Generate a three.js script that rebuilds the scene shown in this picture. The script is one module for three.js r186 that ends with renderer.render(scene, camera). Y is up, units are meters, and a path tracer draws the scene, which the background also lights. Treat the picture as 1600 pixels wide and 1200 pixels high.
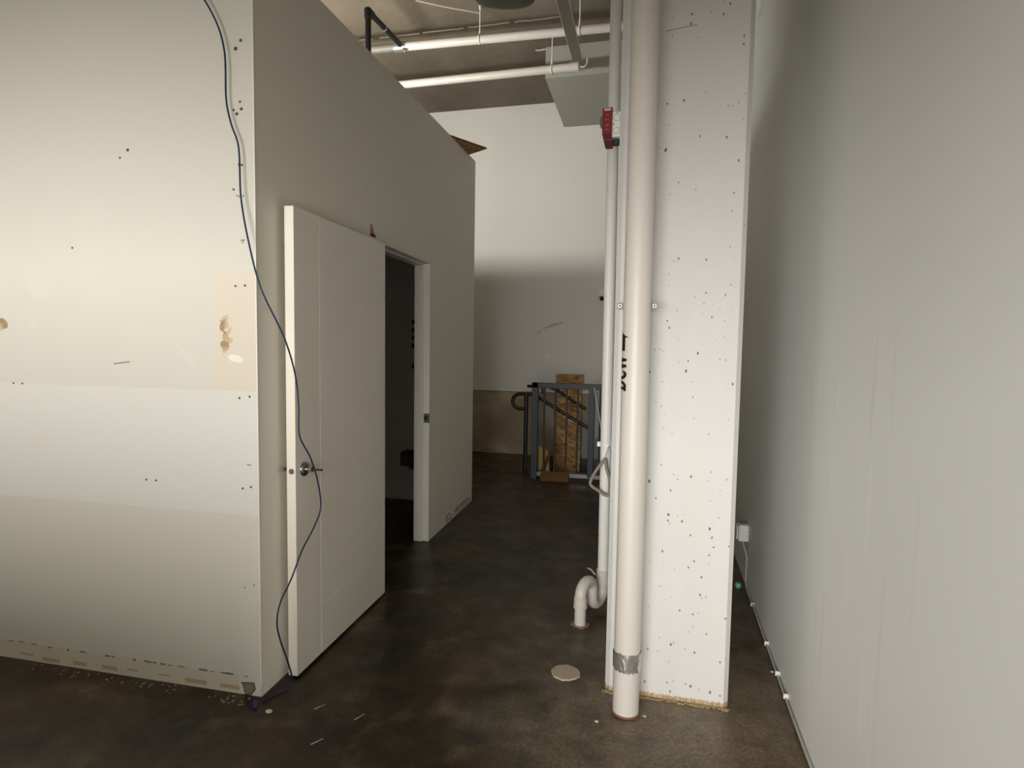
import * as THREE from 'three';
import { RectAreaLightUniformsLib } from 'three/addons/lights/RectAreaLightUniformsLib.js';
import { RoundedBoxGeometry } from 'three/addons/geometries/RoundedBoxGeometry.js';
import { TextGeometry } from 'three/addons/geometries/TextGeometry.js';
import { FontLoader } from 'three/addons/loaders/FontLoader.js';
import { TessellateModifier } from 'three/addons/modifiers/TessellateModifier.js';
import { ImprovedNoise } from 'three/addons/math/ImprovedNoise.js';
import * as BGU from 'three/addons/utils/BufferGeometryUtils.js';

// ---------------------------------------------------------------- camera, light, exposure
const scene = new THREE.Scene();
const R = THREE.MathUtils.degToRad;
const camera = new THREE.PerspectiveCamera(2 * Math.atan(600 / 901) * 180 / Math.PI, 4 / 3, 0.05, 60);
camera.rotation.order = 'YXZ';
camera.rotation.set(R(-3.7), R(13.4), R(0.88));
camera.position.set(0, 1.5, 0);
scene.add(camera);
scene.background = new THREE.Color(0.5, 0.52, 0.54);          // overcast sky outside the windows

const renderer = new THREE.WebGLRenderer({ antialias: true });
renderer.toneMapping = THREE.LinearToneMapping;
renderer.toneMappingExposure = 1.0;
renderer.shadowMap.enabled = true;
renderer.shadowMap.type = THREE.PCFSoftShadowMap;

RectAreaLightUniformsLib.init();
const FRONT = 4.2, LEFT = -4.6;
const UNSEEN_WINDOW = [-3.0, 0.45, 0.1, 2.9];                      // unseen window behind the camera, sized to light the column: x0, x1, y0, y1
const UNSEEN_LAMP = [-3.05, 3.3, -4.2, 0.9, 0.16];                    // unseen lamp, placed to light the upper back wall: x, y, z, width, height
function areaLight(color, intensity, w, h, x, y, z, tx, ty, tz) {  // rectangular light for the unseen window and the unseen lamp
  const l = new THREE.RectAreaLight(color, intensity, w, h);
  l.position.set(x, y, z); l.lookAt(tx, ty, tz); scene.add(l);
}
{
  const [x0, x1, y0, y1] = UNSEEN_WINDOW;
  areaLight(new THREE.Color(1, 0.975, 0.945), 13.9, x1 - x0, y1 - y0, (x0 + x1) / 2, (y0 + y1) / 2, FRONT - 0.1, (x0 + x1) / 2, (y0 + y1) / 2, 0);
}

// ---------------------------------------------------------------- helpers
let seed = 1234567;
const rnd = () => { seed = (seed * 1664525 + 1013904223) >>> 0; return seed / 4294967296; };
const rr = (a, b) => a + (b - a) * rnd();
const noise = new ImprovedNoise();
const fbm = (x, y, z, n = 4) => { let a = 0, k = 0.5; for (let i = 0; i < n; i++) { a += k * noise.noise(x, y, z); x *= 2.03; y *= 2.03; k *= 0.5; } return a; };
const used = {};
function numbered(n) { const k = used[n] = (used[n] ?? -1) + 1; return k ? n + '_' + String(k).padStart(3, '0') : n; }
function mesh(name, geo, mat, parent = scene) {
  const m = new THREE.Mesh(Array.isArray(geo) ? BGU.mergeGeometries(geo.map(flat)) : geo, mat);
  m.name = numbered(name); m.castShadow = m.receiveShadow = true; parent.add(m); return m;
}
const flat = (g) => { const h = g.index ? g.toNonIndexed() : g; for (const k of Object.keys(h.attributes)) if (!['position', 'normal', 'uv'].includes(k)) h.deleteAttribute(k); return h; };
function struct(name, geo, mat, parent = scene) { const m = mesh(name, geo, mat, parent); if (parent === scene) m.userData.kind = 'structure'; return m; }
function tag(o, label, category, group) { o.userData.label = label; o.userData.category = category; if (group) o.userData.group = group; return o; }
function thing(name, label, category, p = [0, 0, 0], turn = 0, group) {
  const o = new THREE.Group(); o.name = numbered(name); o.position.set(...p); o.rotation.y = turn; scene.add(o);
  return tag(o, label, category, group);
}
// uv in metres, by the side each triangle faces
function metric(g) {
  g = g.index ? g.toNonIndexed() : g; g.computeVertexNormals();
  const p = g.attributes.position, uv = new Float32Array(p.count * 2), n = new THREE.Vector3(), a = new THREE.Vector3(), b = new THREE.Vector3(), c = new THREE.Vector3();
  for (let i = 0; i < p.count; i += 3) {
    a.fromBufferAttribute(p, i); b.fromBufferAttribute(p, i + 1); c.fromBufferAttribute(p, i + 2);
    n.crossVectors(b.clone().sub(a), c.clone().sub(a));
    const x = Math.abs(n.x), y = Math.abs(n.y), z = Math.abs(n.z), k = y >= x && y >= z ? 0 : x >= z ? 1 : 2;
    [a, b, c].forEach((v, j) => { uv[(i + j) * 2] = k === 1 ? -v.z : v.x; uv[(i + j) * 2 + 1] = k === 0 ? -v.z : v.y; });
  }
  g.setAttribute('uv', new THREE.BufferAttribute(uv, 2)); return g;
}
function box(x0, x1, y0, y1, z0, z1, r = 0) {
  const w = x1 - x0, h = y1 - y0, d = z1 - z0;
  const g = r ? new RoundedBoxGeometry(w, h, d, 2, r) : new THREE.BoxGeometry(w, h, d);
  return g.translate((x0 + x1) / 2, (y0 + y1) / 2, (z0 + z1) / 2);
}
const V = (x, y, z) => new THREE.Vector3(x, y, z);
function cyl(a, b, r, n = 20, r2 = r) {
  const d = b.clone().sub(a), g = new THREE.CylinderGeometry(r2, r, d.length(), n);
  g.applyQuaternion(new THREE.Quaternion().setFromUnitVectors(V(0, 1, 0), d.clone().normalize()));
  return g.translate(...a.clone().add(b).multiplyScalar(0.5).toArray());
}
function tube(pts, r, n = 8, seg = 0, tension = 0.5) {
  const c = new THREE.CatmullRomCurve3(pts.map((p) => p.isVector3 ? p : V(...p)), false, 'centripetal', tension);
  return new THREE.TubeGeometry(c, seg || pts.length * 8, r, n);
}
const ball = (p, r, n = 10) => new THREE.SphereGeometry(r, n, n).translate(...p);
function plate(shape, depth, bevel = 0) {
  return new THREE.ExtrudeGeometry(shape, { depth, bevelEnabled: bevel > 0, bevelSize: bevel, bevelThickness: bevel, bevelSegments: 2, curveSegments: 16 });
}
function rectShape(x0, x1, y0, y1, holes = []) {
  const s = new THREE.Shape([[x0, y0], [x1, y0], [x1, y1], [x0, y1]].map((p) => new THREE.Vector2(...p)));
  for (const [a, b, c, d] of holes) s.holes.push(new THREE.Path([[a, c], [a, d], [b, d], [b, c]].map((p) => new THREE.Vector2(...p))));
  return s;
}
// textures: fn(x, y) -> [r, g, b] 0..255 sRGB, or a number for a single channel
function data(w, h, fn, srgb = true) {
  const a = new Uint8Array(w * h * 4);
  for (let j = 0; j < h; j++) for (let i = 0; i < w; i++) {
    const c = fn(i / w, j / h), k = (j * w + i) * 4;
    if (typeof c === 'number') a[k] = a[k + 1] = a[k + 2] = c; else { a[k] = c[0]; a[k + 1] = c[1]; a[k + 2] = c[2]; }
    a[k + 3] = 255;
  }
  const t = new THREE.DataTexture(a, w, h); t.magFilter = THREE.LinearFilter; t.minFilter = THREE.LinearMipmapLinearFilter; t.generateMipmaps = true;
  t.wrapS = t.wrapT = THREE.RepeatWrapping; if (srgb) t.colorSpace = THREE.SRGBColorSpace; t.needsUpdate = true; return t;
}
function painted(w, h, draw) {
  const c = document.createElement('canvas'); c.width = w; c.height = h; draw(c.getContext('2d'), w, h);
  const t = new THREE.CanvasTexture(c); t.colorSpace = THREE.SRGBColorSpace; t.wrapS = t.wrapT = THREE.RepeatWrapping; return t;
}
const std = (color, roughness = 0.6, o = {}) => new THREE.MeshStandardMaterial({ color, roughness, ...o });
const clamp = (x) => Math.max(0, Math.min(1, x)), mix = (a, b, t) => a + (b - a) * t, smooth = (a, b, x) => { const t = clamp((x - a) / (b - a)); return t * t * (3 - 2 * t); };
const mix3 = (a, b, t) => [mix(a[0], b[0], t), mix(a[1], b[1], t), mix(a[2], b[2], t)];

// ---------------------------------------------------------------- materials
const wallBump = data(256, 256, (x, y) => 128 + 90 * fbm(x * 40, y * 40, 3, 3), false); wallBump.repeat.set(2, 2);
const M = {
  wall: std('#dcd8cd', 0.75, { bumpMap: wallBump, bumpScale: 0.0006 }),
  wallSide: std('#f1eada', 0.7, { bumpMap: wallBump, bumpScale: 0.0006 }),
  wallGrey: std('#ebebe7', 0.55, { bumpMap: wallBump, bumpScale: 0.0006 }),
  raw: std('#b9b3a6', 0.9),
  dark: std('#1b1a18', 0.8),
  white: std('#e6e2d8', 0.5),
  door: std('#f0e9da', 0.5),
  pvc: std('#dad3c9', 0.38),
  pvcWhite: std('#f1efe9', 0.4),
  steel: std('#8f9092', 0.35, { metalness: 0.9 }),
  chrome: std('#b9babb', 0.22, { metalness: 1 }),
  galv: std('#a9abab', 0.4, { metalness: 0.8 }),
  blackPipe: std('#1c1a19', 0.45, { metalness: 0.3 }),
  gate: std('#3b3f41', 0.5, { metalness: 0.2 }),
  bar: std('#2c2724', 0.6),
  rail: std('#0a0909', 0.38),
  red: std('#7c2322', 0.5),
  redDark: std('#5b1216', 0.55),
  ink: std('#0d0c0c', 0.7),
  cable: std('#1d2c4c', 0.5),
  flex: std('#8f887d', 0.6),
  mint: std('#8fd0b4', 0.5),
};
// mottled, sealed dark concrete floor: 8 m x 8 m, uv in metres from x = -6, z = 0
const FT = 8;
const floorMap = data(2000, 2000, (u, v) => {
  const x = u * FT - 6, z = -v * FT + 2.2;
  if (x < -2.6 || x > 0.8) return [60, 49, 36];
  const wx = x + 0.1 * fbm(x * 3, z * 3, 21, 3), wz = z + 0.1 * fbm(x * 3, z * 3, 33, 3);
  let t = 0.34 + 0.8 * fbm(wx * 2.4, wz * 2.4, 1.5, 5) + 0.8 * fbm(wx * 11, wz * 11, 7.5, 5);
  let c = mix3([36, 28, 18], [122, 102, 76], clamp(t * 0.72));
  c = mix3(c, [76, 52, 28], 0.8 * clamp(2 * fbm(wx * 1.4 + 9, wz * 1.4, 4.2, 5)));                      // brown blotches in the sealer
  const d = Math.hypot((x - 0.02) / 0.8, (z + 2.3) / 0.7) + 0.7 * fbm(wx * 4, wz * 4, 2, 5);
  c = mix3(c, [146, 134, 114], 0.75 * (1 - smooth(0.3, 1.25, d)) * clamp(0.85 + 1.2 * fbm(wx * 9, wz * 9, 12, 4)));   // dusty, worn ground round the column
  const e = smooth(-0.75, 0.3, x + 0.9 * fbm(wx * 2, wz * 2, 8, 5)) * smooth(-4.6, -2.4, z);
  c = mix3(c, [134, 118, 94], 0.6 * e * clamp(0.75 + 1.5 * fbm(wx * 8, wz * 8, 3, 5)));
  const s = fbm(wx * 4.5, wz * 4.5, 11, 5); if (s > 0.12) c = mix3(c, [122, 106, 82], clamp((s - 0.12) * 2.4));
  const k = 1 + 0.5 * fbm(x * 70, z * 70, 5, 2); return [clamp(c[0] * k / 255) * 255, clamp(c[1] * k / 255) * 255, clamp(c[2] * k / 255) * 255];
});
floorMap.repeat.set(1 / FT, 1 / FT); floorMap.offset.set(6 / FT, 2.2 / FT);
const floorRough = data(512, 512, (u, v) => 85 + 120 * clamp(0.3 + 0.9 * fbm(u * 18, v * 18, 6, 4)), false); floorRough.repeat.set(1 / 4, 1 / 4);
M.floor = new THREE.MeshPhysicalMaterial({ map: floorMap, roughnessMap: floorRough, roughness: 0.8, color: '#ebe7e0' });
const ceilMap = data(1024, 1024, (u, v) => { const t = 0.5 + fbm(u * 7, v * 3, 2, 5) + 0.3 * fbm(u * 60, v * 60, 4, 2); return mix3([94, 85, 71], [128, 118, 102], clamp(t)); });
ceilMap.repeat.set(1 / 5, 1 / 5);
M.ceiling = std('#ffffff', 0.9, { map: ceilMap });
const concMap = data(1024, 512, (u, v) => {
  const t = 0.5 + 1.1 * fbm(u * 9, v * 5, 3, 5), s = fbm(u * 3, v * 3, 8, 4);
  let c = mix3([142, 125, 104], [190, 174, 150], clamp(t)); c = mix3(c, [114, 98, 80], clamp(s * 1.5)); return c;
});
concMap.repeat.set(1 / 4, 1 / 2);
M.concrete = std('#ffffff', 0.85, { map: concMap });
const osbMap = painted(512, 1024, (g, w, h) => {
  g.fillStyle = '#a87c4a'; g.fillRect(0, 0, w, h);
  for (let i = 0; i < 2600; i++) {
    const x = rnd() * w, y = rnd() * h, l = rr(30, 110), b = rr(8, 24);
    g.save(); g.translate(x, y); g.rotate(rr(-0.55, 0.55) + (rnd() < 0.2 ? 1.2 : 0));
    const t = rnd(), c = mix3([122, 82, 42], [222, 182, 126], t); g.fillStyle = `rgb(${c[0] | 0},${c[1] | 0},${c[2] | 0})`; g.globalAlpha = rr(0.5, 0.95); g.fillRect(-l / 2, -b / 2, l, b);
    if (rnd() < 0.3) { g.fillStyle = '#4a2a14'; g.globalAlpha = 0.5; g.fillRect(-l / 2, b / 2, l, 2.5); }
    g.restore();
  }
});
osbMap.repeat.set(1 / 0.6, 1 / 1.2);
M.osb = std('#ffffff', 0.85, { map: osbMap });
const woodMap = data(512, 128, (u, v) => { const t = 0.5 + fbm(u * 4, v * 40, 2, 4); return mix3([140, 104, 56], [196, 158, 92], clamp(t)); }); woodMap.repeat.set(1.2, 4);
M.wood = std('#ffffff', 0.8, { map: woodMap });

// ---------------------------------------------------------------- setting: shell of the whole unit
const CEIL = 4.75, BACK = -7.8;
{
  // floor slab with the stair opening by the back wall
  const f = plate(rectShape(-4.8, 0.95, -4.6, 8.0, [[-1.24, 0.6, 6.62, 7.76]]), 0.2);
  f.rotateX(-Math.PI / 2).translate(0, -0.2, 0);
  struct('floor', metric(f), M.floor);
}
const ceilingMesh = struct('ceiling', metric(box(-4.8, 1.0, CEIL, CEIL + 0.2, -8.0, 4.6)), M.ceiling);
// ridges that the form boards left in the concrete ceiling, broken where they were ground off
for (const [x0, x1, z, dash] of [[-3.4, -0.95, -5.83, 5], [-1.33, -1.1, -6.42, 1], [-3.2, 0.5, -4.6, 4]]) {
  for (let i = 0; i < dash; i++) {
    const a = mix(x0, x1, (i + 0.04) / dash), b = mix(x0, x1, (i + rr(0.8, 0.97)) / dash), pts = [];
    for (let k = 0; k <= 6; k++) pts.push(V(mix(a, b, k / 6), CEIL - 0.001, z + rr(-0.006, 0.006)));
    mesh('form_ridge', tube(pts, 0.0095, 5), std('#d6cfbf', 0.9), ceilingMesh);
  }
}
mesh('form_ridge', tube([[-2.25, CEIL - 0.002, -5.285], [-1.98, CEIL - 0.002, -5.46], [-1.715, CEIL - 0.002, -5.61]], 0.0085, 5), std('#b5ad9d', 0.9), ceilingMesh);
struct('wall_back', metric(box(-4.8, 0.95, -1.9, CEIL, BACK - 0.2, BACK - 0.015)), M.concrete);
// painted board over the upper back wall, ending in a bead above bare concrete
const scuffed = painted(1024, 1024, (g, w, h) => {
  g.fillStyle = '#dedbd3'; g.fillRect(0, 0, w, h);
  const X = (x) => (x + 3) / 3.6 * w, Y = (y) => h - (y - 0.9) / 3.85 * h;
  g.lineCap = 'round'; g.strokeStyle = '#8f8a80';
  for (const [a, b, c, d, k, o] of [[-1.42, 1.76, -1.17, 1.84, 7, 0.4], [-1.51, 1.68, -1.47, 1.72, 9, 0.35], [-1.36, 1.78, -1.25, 1.82, 10, 0.2], [-0.6, 2.62, -0.3, 2.64, 5, 0.2]]) {
    g.globalAlpha = o; g.lineWidth = k; g.beginPath(); g.moveTo(X(a), Y(b)); g.lineTo(X(c), Y(d)); g.stroke();
  }
});
{
  const g = metric(box(-4.8, 0.95, 0.9, CEIL, BACK - 0.015, BACK)), uv = g.attributes.uv;
  for (let i = 0; i < uv.count; i++) uv.setXY(i, (uv.getX(i) + 3) / 3.6, (uv.getY(i) - 0.9) / 3.85);
  struct('wall_back_board', g, std('#ffffff', 0.7, { map: scuffed }));
}
struct('trim_1', box(-4.8, 0.9, 0.885, 0.905, BACK - 0.012, BACK + 0.006), M.white);
{
  // party wall on the right, very slightly out of square with the column
  const q = new THREE.Shape([new THREE.Vector2(0.52, -4.3), new THREE.Vector2(0.95, -4.3), new THREE.Vector2(0.95, 8.0), new THREE.Vector2(0.7, 8.0)]);
  const streaks = painted(1024, 1024, (g, w, h) => {
    g.fillStyle = '#e6e7e4'; g.fillRect(0, 0, w, h); g.lineCap = 'round';
    const X = (z) => (-z - 1) / 4 * w, Y = (y) => h - y / 3.2 * h;
    for (let i = 0; i < 40; i++) {
      const z = rr(-4.4, -1.2), y = rr(0.5, 1.7); g.strokeStyle = rnd() < 0.6 ? '#f8f8f5' : '#d6d5cf'; g.globalAlpha = rr(0.12, 0.4); g.lineWidth = rr(2, 6);
      g.beginPath(); g.moveTo(X(z), Y(y)); g.lineTo(X(z) + rr(-4, 4), Y(y - rr(0.05, 0.35))); g.stroke();
    }
  });
  const wr = metric(plate(q, CEIL).rotateX(-Math.PI / 2)), wu = wr.attributes.uv;
  for (let i = 0; i < wu.count; i++) wu.setXY(i, (wu.getX(i) - 1) / 4, wu.getY(i) / 3.2);
  struct('wall_right', wr, std('#ffffff', 0.55, { map: streaks }));
}
const wallRightX = (z) => 0.5825 - z * 0.0148;
// unseen beams and low wall behind camera, placed to shade column and left wall
struct('unseen_beam_1', metric(box(-1.2, 0.7, 1.9, CEIL, 0.25, 0.55)), M.wall);
struct('unseen_beam_2', metric(box(-4.6, -1.2, 2.25, CEIL, 0.25, 0.55)), M.wall);
struct('unseen_wall_low', metric(box(-4.6, -0.9, 0, 1.15, 0.25, 0.4)), M.wall);
// unseen street wall, its window placed behind the camera to light the column
{
  const g = plate(rectShape(-4.8, 0.95, 0, CEIL, [UNSEEN_WINDOW]), 0.25).translate(0, 0, FRONT);
  struct('wall_front', metric(g), M.wall);
  struct('wall_left', metric(box(LEFT - 0.2, LEFT, 0, CEIL, -8.0, 4.4)), M.wall);
}
const glass = new THREE.MeshPhysicalMaterial({ color: '#ffffff', roughness: 0.02, transmission: 1, thickness: 0, ior: 1.5 });
function glazing(name, w, h, cols, p, turn) {
  const o = new THREE.Group(); o.name = name; o.userData.kind = 'structure'; o.position.set(...p); o.rotation.y = turn; scene.add(o);
  const bars = [[0, w, 0, 0.05], [0, w, h - 0.05, h]].map(([a, b, c, d]) => box(a, b, c, d, -0.03, 0.03));
  for (let i = 0; i <= cols; i++) { const x = mix(0, w - 0.05, i / cols); bars.push(box(x, x + 0.05, 0.05, h - 0.05, -0.03, 0.03)); }
  mesh('window_frame', bars, M.dark, o);
  for (let i = 0; i < cols; i++) { const a = mix(0, w - 0.05, i / cols) + 0.05, b = mix(0, w - 0.05, (i + 1) / cols); mesh('pane', box(a, b, 0.05, h - 0.05, -0.003, 0.003), glass, o); }
}
glazing('unseen_window_1', UNSEEN_WINDOW[1] - UNSEEN_WINDOW[0], UNSEEN_WINDOW[3] - UNSEEN_WINDOW[2], 4, [UNSEEN_WINDOW[0], UNSEEN_WINDOW[2], FRONT + 0.12], 0);
// boxed-in duct under the ceiling at the back
struct('ceiling_soffit', metric(box(-1.2, 0.7, 4.42, CEIL, BACK, -6.38)), std('#a8a79b', 0.85));
// concrete stair going down to the right along the back wall
{
  const st = new THREE.Group(); st.name = 'stairs'; st.userData.kind = 'structure'; scene.add(st);
  for (let i = 0; i < 6; i++) mesh('step', metric(box(-1.24 + i * 0.28, Math.min(0.6, -0.96 + i * 0.28 + 0.02), -1.9, -0.17 * (i + 1), BACK, -6.62)), M.concrete, st);
}

// ---------------------------------------------------------------- setting: the room built in on the left (its own frame, 1.5 degrees off square)
const BO = [-1.56, 0, -2.05], BT = R(1.5), BL = 3.24, BH = 0.115;
const boxTop = (u) => 3.11 + 0.036 * u;
const inBox = (g) => g.rotateY(BT).translate(...BO);              // local: x outwards from the corridor face, -z along the wall
const bp = (d, y, u) => V(d, y, -u).applyAxisAngle(V(0, 1, 0), BT).add(V(...BO));
const DU0 = 1.075, DU1 = 2.045, DH = 2.125;                        // door opening along the wall, and its height
{
  // corridor side wall with the door opening; drawn in (u, y)
  const s = new THREE.Shape([[0.006, 0], [DU0, 0], [DU0, DH], [DU1, DH], [DU1, 0], [BL, 0], [BL, boxTop(BL)], [0.006, boxTop(0)]].map((p) => new THREE.Vector2(...p)));
  const g = plate(s, BH).rotateY(Math.PI / 2);                     // extrude towards +x, u along -z
  g.translate(-BH, 0, 0);
  struct('wall_partition_side', metric(inBox(g)), M.wallSide);
}
// corner wall facing the street: paint with patched areas, screw holes, torn paper, exposed base
const FW = 2.6, FH = 3.12;
const patched = painted(1536, 1843, (g, w, h) => {
  const X = (s) => w - s / FW * w, Y = (y) => h - y / FH * h, P = w / FW;   // s metres left of the corner
  g.fillStyle = '#d5d1c5'; g.fillRect(0, 0, w, h);
  g.fillStyle = '#d9cfbe'; g.fillRect(X(0.2), Y(1.795), 0.2 * P, 0.5 * P);
  g.fillStyle = '#dbd8d0'; g.fillRect(X(2.6), Y(1.3), 2.6 * P, 0.52 * P);
  for (let i = 0; i < 26; i++) { g.globalAlpha = 0.1; g.fillStyle = i % 2 ? '#ece8de' : '#d5cdbc'; g.beginPath(); g.ellipse(X(rr(0, 2.5)), Y(rr(0.9, 1.75)), rr(8, 46), rr(6, 20), rr(-1, 1), 0, 7); g.fill(); }
  g.globalAlpha = 0.8; g.fillStyle = '#efece4'; g.beginPath(); g.ellipse(X(0.1), Y(1.434), 22, 9, 0.2, 0, 7); g.fill(); g.globalAlpha = 1;
  // torn paper facing
  for (const [s, y, a, b] of [[0.15, 1.58, 12, 20], [0.14, 1.53, 10, 22], [0.132, 1.5, 9, 12], [0.15, 1.48, 14, 14], [1.3, 1.56, 16, 24]])
    for (let k = 0; k < 5; k++) { g.fillStyle = ['#a98d68', '#c4ac86', '#8b6f4e'][k % 3]; g.globalAlpha = 0.7; g.beginPath(); g.ellipse(X(s) + rr(-6, 6), Y(y) + rr(-8, 8), a * rr(0.3, 0.8), b * rr(0.3, 0.8), rr(-1, 1), 0, 7); g.fill(); }
  g.globalAlpha = 1; g.fillStyle = '#4c443c';
  for (const [s, y, r] of [[0.062, 2.459, 3], [0.091, 2.429, 3], [0.056, 2.431, 4], [0.077, 2.413, 4], [0.069, 2.214, 4], [0.057, 2.212, 3], [0.097, 2.117, 3], [0.053, 2.09, 2], [0.095, 1.73, 3], [0.051, 1.732, 3], [0.085, 1.271, 3], [0.037, 1.278, 3], [0.076, 0.893, 3], [0.037, 0.901, 3], [0.074, 0.469, 2], [0.028, 0.485, 2], [0.055, 2.695, 4], [0.078, 2.665, 5],
    [0.6, 2.3, 4], [0.64, 2.27, 3], [0.9, 1.9, 3], [1.2, 1.3, 3], [1.25, 1.3, 3], [1.6, 2.2, 4], [0.5, 0.9, 3], [0.55, 0.9, 3], [1.9, 1.0, 3]]) { g.beginPath(); g.ellipse(X(s), Y(y), r, r * 0.9, 0, 0, 7); g.fill(); }
  g.lineWidth = 3; g.strokeStyle = '#8a8276'; g.lineCap = 'round';
  for (const [a, b, c, d] of [[0.084, 2.093, 0.07, 2.087], [0.068, 1.912, 0.05, 1.915], [0.06, 1.902, 0.052, 1.916], [0.052, 0.995, 0.036, 0.992], [0.7, 1.4, 0.62, 1.41]]) { g.beginPath(); g.moveTo(X(a), Y(b)); g.lineTo(X(c), Y(d)); g.stroke(); }
  // strip where the skirting board was pulled off
  g.fillStyle = '#cfc7b7'; g.fillRect(X(2.6), Y(0.082), 2.49 * P, 0.082 * P);
  g.fillStyle = '#6e6556'; for (let s = 0.085; s < 2.6; s += rr(0.02, 0.09)) if (rnd() < 0.7) g.fillRect(X(s), Y(rr(0.081, 0.086)), rr(6, 26), rr(2, 5));
  g.fillStyle = '#b08d63'; g.globalAlpha = 0.7; for (let s = 0.1; s < 2.6; s += rr(0.05, 0.2)) g.fillRect(X(s + 0.1), Y(rr(0.022, 0.036)), rr(20, 70), rr(4, 12));
  g.globalAlpha = 1; g.fillStyle = '#7d7665'; g.beginPath(); [[0.096, 0.05], [0.036, 0.056], [0.03, 0.03], [0.05, 0.004], [0.08, 0]].forEach(([s, y], i) => i ? g.lineTo(X(s), Y(y)) : g.moveTo(X(s), Y(y))); g.fill();
  g.strokeStyle = '#3d372f'; g.lineWidth = 3; g.stroke();
});
{
  const all = metric(box(-4.5, -BH, 0, 3.11, -BH, 0)), cap = metric(box(-BH, 0, 0, 3.11, -0.006, 0));
  const whole = BGU.mergeGeometries([all, cap].map(flat)), p = whole.attributes.position, uv = whole.attributes.uv;
  for (let i = 0; i < p.count; i++) uv.setXY(i, 1 + p.getX(i) / FW, p.getY(i) / FH);
  struct('wall_partition_front', inBox(whole), std('#ffffff', 0.75, { map: patched }));
}
struct('wall_partition_back', metric(inBox(box(-4.5, -BH, 0, 3.1, -BL, -BL + BH))), M.wall);
struct('ceiling_partition', metric(inBox(box(-4.5, -BH, 2.95, 3.07, -BL + BH, -BH))), M.wall);
struct('wall_partition_end', metric(inBox(box(-4.58, -4.5, 0, 3.1, -BL, 0))), M.wall);
struct('baseboard_partition', inBox(box(-4.48, -BH - 0.002, 0, 0.115, -BL + BH, -BL + BH + 0.014, 0.004)), M.white);
{
  // corner bead, chipped in places
  const b = mesh('corner_bead', inBox(box(-0.004, 0.0025, 0.05, 3.1, -0.004, 0.0025, 0.002)), M.white); b.userData.kind = 'structure'; b.name = 'trim_2';
}
// door frame: two jambs and a head, each with a stop
{
  const o = new THREE.Group(); o.name = 'trim_3'; o.userData.kind = 'structure'; scene.add(o);
  const a = DU0, b = DU1, t = 0.02;
  for (const [u0, u1, s0, s1] of [[b - t, b, b - t - 0.013, b - t], [a, a + t, a + t, a + t + 0.013]]) {
    mesh('jamb', inBox(box(-BH - 0.004, 0.003, 0, DH, -u1, -u0, 0.002)), M.white, o);
    mesh('stop', inBox(box(-BH, -0.046, 0, DH - t, -s1, -s0, 0.002)), M.white, o);
  }
  mesh('head', inBox(box(-BH - 0.004, 0.003, DH - t, DH, -b + t, -a - t, 0.002)), M.white, o);
  mesh('stop', inBox(box(-BH, -0.046, DH - t - 0.013, DH - t, -b + t, -a - t, 0.002)), M.white, o);
  const k = mesh('strike_plate', inBox(box(-0.04, 0.0045, 0.915, 0.985, -(b - t) + 0.0, -(b - t) + 0.0025)), M.steel, o); k.userData.label = 'dull steel strike plate';
  mesh('latch_hole', inBox(box(-0.032, -0.012, 0.935, 0.965, -(b - t) + 0.002, -(b - t) + 0.0035)), M.dark, k);
}
// scar over the door and the cut-out scraps along the foot of the side wall
{
  const s = new THREE.Shape([[1.028, 2.13], [1.094, 2.128], [1.052, 2.19], [1.035, 2.196]].map((p) => new THREE.Vector2(...p)));
  const w = scene.getObjectByName('wall_partition_side');
  mesh('torn_patch', inBox(plate(s, 0.003).rotateY(Math.PI / 2)), std('#b98a68', 0.9), w);
  mesh('torn_notch', inBox(box(0.0005, 0.004, 2.126, 2.14, -1.097, -1.03)), std('#4a2c1e', 0.9), w);
  for (const [u0, u1, y0, y1] of [[2.44, 2.62, 0.0, 0.062], [2.68, 3.2, 0, 0.058]])
    mesh('base_scrap', inBox(plate(new THREE.Shape([[u0, y0], [u1, y0], [u1, y1 - 0.012], [mix(u0, u1, 0.6), y1], [mix(u0, u1, 0.4), y1 - 0.016], [u0 + 0.03, y1]].map((p) => new THREE.Vector2(...p))), 0.003).rotateY(Math.PI / 2)), std('#cbc5b6', 0.9), w);
  for (const [u0, y0, u1, y1] of [[2.45, 0.03, 2.46, 0.07], [2.46, 0.066, 2.54, 0.076], [2.68, 0.05, 2.84, 0.066], [2.84, 0.066, 3.12, 0.062], [2.9, 0.03, 2.905, 0.062], [2.76, 0.02, 2.765, 0.055]])
    mesh('scrape', inBox(cyl(V(0.001, y0, -u0), V(0.001, y1, -u1), 0.004, 5)), std('#4b4438', 0.9), w);
}
// OSB sheet lying on the roof, one corner out over the corridor
{
  const o = thing('roof_sheet', 'corner of a wood-strand sheet jutting out over top end of left wall', 'board', [-1.451, 3.228, -4.984], 0);
  const e1 = [-0.516, 0.857], e2 = [-0.857, -0.516], L = 0.62;
  const s = new THREE.Shape([[0, 0], [e1[0] * L, e1[1] * L], [e1[0] * L + e2[0] * L, e1[1] * L + e2[1] * L], [e2[0] * L, e2[1] * L]].map(([x, z]) => new THREE.Vector2(x, -z)));
  mesh('sheet', metric(plate(s, 0.012).rotateX(-Math.PI / 2)), M.osb, o);
  mesh('painted_edge', cyl(V(0, 0.006, 0), V(e1[0] * L, 0.006, e1[1] * L), 0.0068, 6), M.red, o).userData.label = 'red painted edge';
}

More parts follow.
